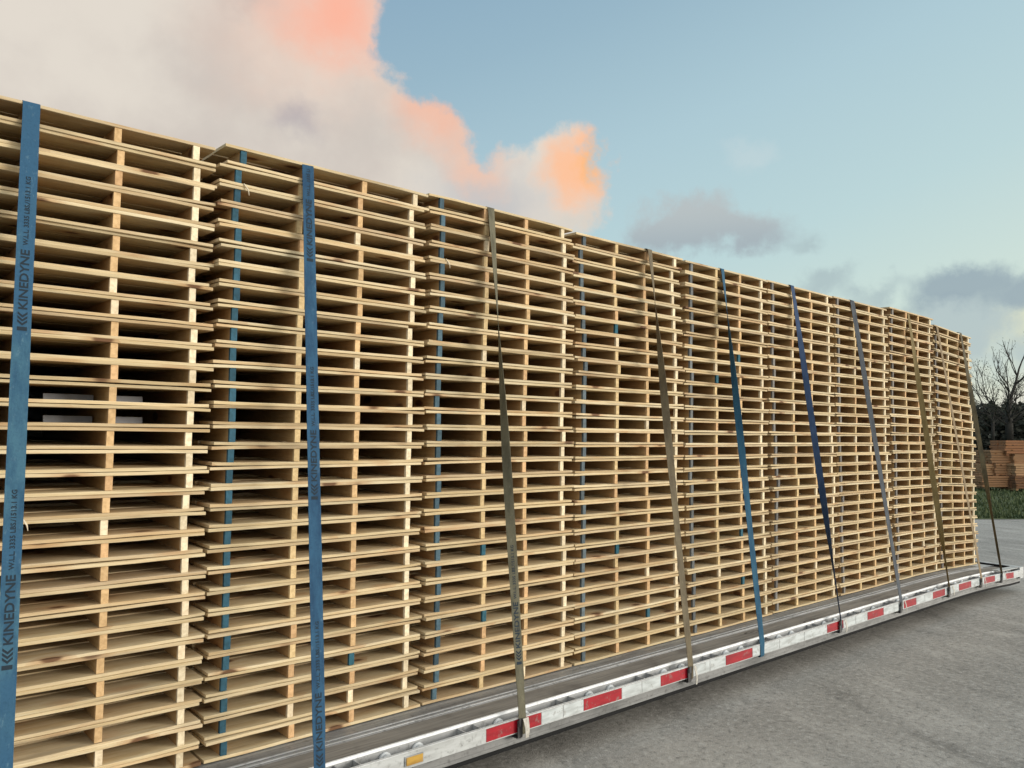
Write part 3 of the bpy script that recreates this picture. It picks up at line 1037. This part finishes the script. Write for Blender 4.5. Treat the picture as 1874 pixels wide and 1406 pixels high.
S = 0.82
zt_ = [DECK + h for h in HEIGHT]
specs = [
    ('wide faded blue printed strap crossing the leftmost pallet stack', 0.657 * S, 0.590 * S, lambda t: 0.0, W_blue_faded, [0.80, 1.85], None, zt_[0]),
    ('bright blue strap with dark printed lettering on the second pallet stack', 1.918 * S, 1.827 * S, lambda t: 0.0, W_blue, [0.43, 1.42, 2.42], None, zt_[1]),
    ('long olive strap twisted once, fixed over a red stripe with white frayed tail', 3.170 * S, 3.060 * S, lambda t: -3.05 * smooth(t, -0.12, 0.92), W_olive, [2.23], (0.004, 0.085, 0.018, 0.3), zt_[2]),
    ('khaki strap twisting thin near its top, on the fourth stack from the left', 4.739 * S, 4.607 * S, lambda t: -3.0 * smooth(t, -0.10, 0.68), W_khaki, [], (0.014, 0.10, 0.012, 0.6), zt_[3]),
    ('teal blue strap twisted thin near its top, on the middle stack', 5.695 * S, 5.506 * S, lambda t: -2.95 * smooth(t, -0.12, 0.74), W_teal, [], None, zt_[4]),
    ('navy strap wide at its top and thin at its foot beside a red stripe', 6.825 * S, 6.749 * S, lambda t: 0.70 * smooth(t, 0.0, 0.32) + 1.8 * smooth(t, 0.45, 0.92), W_navy, [], (0.030, 0.085, 0.016, 0.2), zt_[5]),
    ('narrow slate grey strap on the third stack from the right', 8.015 * S, 7.961 * S, lambda t: 0.30 + 0.2 * math.sin(t * 5), W_slate, [], (0.028, 0.085, 0.012, 0.2), zt_[6]),
    ('gold strap on the taller stack beside the short rightmost one', 9.380 * S, 9.148 * S, lambda t: 1.0 * smooth(t, 0.0, 0.4) + 1.5 * smooth(t, 0.72, 0.92), W_gold, [], (0.03, 0.075, 0.02, 0.2), zt_[7]),
    ('thin tan strap near the left edge of the short rightmost stack', 10.209 * S, 10.088 * S, lambda t: 0.02, W_tan, [], (0.032, 0.09, 0.014, 0.2), zt_[8] + droop(8.8)),
    ('dark olive strap at the far right end of the pallet load', 10.960 * S, 10.757 * S, lambda t: 0.95 * smooth(t, 0.0, 0.4) + 1.45 * smooth(t, 0.5, 0.78), W_dark, [], (0.03, 0.08, 0.014, 0.2), zt_[8] + droop(8.8)),
]
for s in specs:
    make_strap(s)

# ------------------------------------------------------------------ background: lumber piles, trees, wood
PX_F = 1466.1


def ray(px, py):
    return (FW + RT * ((px - 937) / PX_F) - UP * ((py - 703) / PX_F))


def bundle(px0, px1, py0, py1, dist, label, depth=0.9, layers=5, seed=0):
    r = random.Random(seed)
    c = ray((px0 + px1) / 2, (py0 + py1) / 2); c = c * (dist / math.hypot(c.x, c.y))
    w = (px1 - px0) / PX_F * c.length * 0.94
    h = (py1 - py0) / PX_F * c.length
    zb = CAM_H + c.z - h / 2
    root = link('lumber_bundle', None, loc=(c.x, c.y, zb))
    root.rotation_euler = (0, 0, -R(42) + r.uniform(-0.04, 0.04))
    tag(root, label, 'lumber bundle', 'board bundles piled beyond the yard')
    lh = h * 0.86 / layers
    mb = MB()
    for i in range(layers):
        n = 4
        for q in range(n):
            x0 = -w / 2 + r.uniform(-0.01, 0.05); x1 = w / 2 + r.uniform(-0.05, 0.01)
            mb.box(x0, x1, depth * q / n + 0.004 + r.uniform(-.012, .012) * (q == 0), depth * (q + 1) / n - 0.004, 0.13 * h + lh * i + 0.006, 0.13 * h + lh * (i + 1) - 0.006)
    link('board_stack', mb.mesh('board_stack', [M_lumber]), root)
    for sx in (-0.38, 0.38):
        mb = MB(); mb.box(sx * w - 0.04, sx * w + 0.04, 0.03, depth - 0.03, 0.0, 0.13 * h)
        link('bearer', mb.mesh('bearer', [M_lumber]), root)
    return root


bundle(1842, 1880, 808, 832, 29.6, 'single brown bundle of boards topping the pile at the right edge', seed=1)
bundle(1814, 1857, 826, 849, 29.5, 'wide reddish bundle under the topmost one of the lumber pile', seed=2)
bundle(1858, 1895, 833, 850, 29.65, 'dark brown bundle cut by the picture edge, below the topmost bundle', seed=3)
bundle(1801, 1821, 851, 871, 29.3, 'small pale bundle in the lumber pile nearest the tall stack', seed=4)
bundle(1823, 1856, 850, 872, 29.4, 'brown bundle in the centre of the lumber pile, one above the grass', seed=5)
bundle(1859, 1895, 851, 872, 29.3, 'orange brown bundle at right edge in the second row above grass', seed=6)
bundle(1801, 1854, 873, 893, 29.1, 'long dark bundle lying low on the grass beneath the lumber pile', seed=7)
bundle(1860, 1896, 873, 896, 29.1, 'orange brown bundle standing on the grass at the right edge', seed=8)
bundle(1778, 1797, 857, 873, 30.4, 'small beige bundle half hidden behind the pallet stacks', seed=9)
bundle(1778, 1797, 874, 892, 30.4, 'low brown bundle on the grass half hidden by pallets', seed=10)


def grow(mb, leaves, rng, p, d, length, rad, depth, maxd, up=0.12, spread=0.75):
    seg = 3
    pts = [p]
    q = p.copy(); dd = d.copy()
    for i in range(seg):
        dd = (dd + Vector((rng.uniform(-1, 1), rng.uniform(-1, 1), rng.uniform(-0.6, 1))) * 0.16 + Vector((0, 0, up * 0.3))).normalized()
        q = q + dd * (length / seg)
        pts.append(q.copy())
    for i in range(seg):
        r0 = rad * (1 - 0.45 * i / seg); r1 = rad * (1 - 0.45 * (i + 1) / seg)
        mb.tube(pts[i], pts[i + 1], r0, r1, 6 if depth < 2 else 4)
    if depth >= maxd:
        for pt in pts[1:]:
            if rng.random() < 0.55:
                leaves.append(pt)
        return
    n = 3 if depth < 3 else rng.choice((2, 2, 3))
    for k in range(n):
        i = seg if k == 0 else rng.choice((1, 2, 3))
        a = rng.uniform(0, 6.283)
        o = dd.orthogonal().normalized()
        o = Matrix.Rotation(a, 3, dd) @ o
        sp_ = rng.uniform(0.25, 0.5) if k == 0 else rng.uniform(0.55, 1.1) * spread / 0.75
        nd = (dd + o * sp_ + Vector((0, 0, up))).normalized()
        grow(mb, leaves, rng, pts[i], nd, length * rng.uniform(0.62, 0.82), rad * rng.uniform(0.5, 0.62), depth + 1, maxd, up, spread)


def tree(px, dist, height, trunk_h, rad, label, seed, maxd=5, lim=None):
    rng = random.Random(seed)
    d = ray(px, 800); d = Vector((d.x, d.y, 0)).normalized() * dist
    root = link('bare_tree', None, loc=(d.x, d.y, 0))
    tag(root, label, 'tree')
    mb = MB(); leaves = []
    top = Vector((0.1, 0, trunk_h))
    mb.tube((0, 0, 0), top * 0.5 + Vector((0.04, 0.03, 0)), rad * 1.25, rad * 1.05, 8)
    mb.tube(top * 0.5 + Vector((0.04, 0.03, 0)), top, rad * 1.05, rad * 0.95, 8)
    link('trunk', mb.mesh('trunk', [M_bark], True), root)
    mb = MB()
    L = (height - trunk_h)
    # a strong leader and side limbs
    nl = 9
    for k in range(nl):
        t = k / (nl - 1)
        p = top * (1 - 0.22 * (1 - t)) if k else top
        a = k * 2.4 + rng.uniform(-0.4, 0.4)
        tilt = 0.05 if k == 0 else rng.uniform(0.7, 1.25)
        dv = Vector((math.cos(a) * math.sin(tilt), math.sin(a) * math.sin(tilt), math.cos(tilt)))
        grow(mb, leaves, rng, p, dv, L * (0.42 if k == 0 else rng.uniform(0.30, 0.40)), rad * (0.62 if k == 0 else rng.uniform(0.26, 0.42)), 1, maxd)
    link('limbs', mb.mesh('limbs', [M_bark]), root)
    vv, ff = [], []
    for p in leaves:
        for _ in range(rng.choice((0, 1, 1, 2))):
            c = p + Vector((rng.gauss(0, .08), rng.gauss(0, .08), rng.gauss(0, .08)))
            u = Vector((rng.gauss(0, 1), rng.gauss(0, 1), rng.gauss(0, 1))).normalized() * rng.uniform(0.03, 0.07)
            w = u.orthogonal().normalized() * u.length * 0.6
            b = len(vv); vv += [c - u, c + w, c + u, c - w]; ff.append((b, b + 1, b + 2, b + 3))
    link('leaves', mesh('leaves', vv, ff, [M_leaf]), root)
    return root


tree(1847, 62.0, 8.4, 3.2, 0.24, 'tall nearly bare tree spreading above the dark wood at right', 3, 5)
tree(1817, 60.0, 5.0, 3.0, 0.10, 'smaller slender bare tree left of the tall bare one', 8, 4)

# far-off wood: one dark mass of leaf-sized faces
rng = random.Random(77)
vv, ff = [], []
for _ in range(60000):
    a = R(rng.uniform(58, 92)); dist = rng.uniform(66, 76)
    prof = 4.1 + 0.6 * mnoise.noise(Vector((math.degrees(a) * 0.55, 1, 0))) + 0.5 * mnoise.noise(Vector((math.degrees(a) * 1.9, 4, 0)))
    z = prof * (1 - rng.random() ** 1.6 * 0.99) if rng.random() < 0.6 else rng.uniform(0, prof)
    if z > prof - 0.2: z += rng.uniform(-0.3, 0.25)
    c = Vector((math.sin(a) * dist, math.cos(a) * dist, max(0.05, z)))
    u = Vector((rng.gauss(0, 1), rng.gauss(0, 1), rng.gauss(0, 1))).normalized() * rng.uniform(0.10, 0.28)
    w = u.orthogonal().normalized(); w = Matrix.Rotation(rng.uniform(0, 6.28), 3, u.normalized()) @ w * u.length * rng.uniform(0.5, 0.9)
    b = len(vv); vv += [c - u, c + w, c + u, c - w]; ff.append((b, b + 1, b + 2, b + 3))
tag(link('far_wood', mesh('far_wood', vv, ff, [M_wood_far])), 'dark far-off wood behind the lumber pile', 'woodland', kind='stuff')
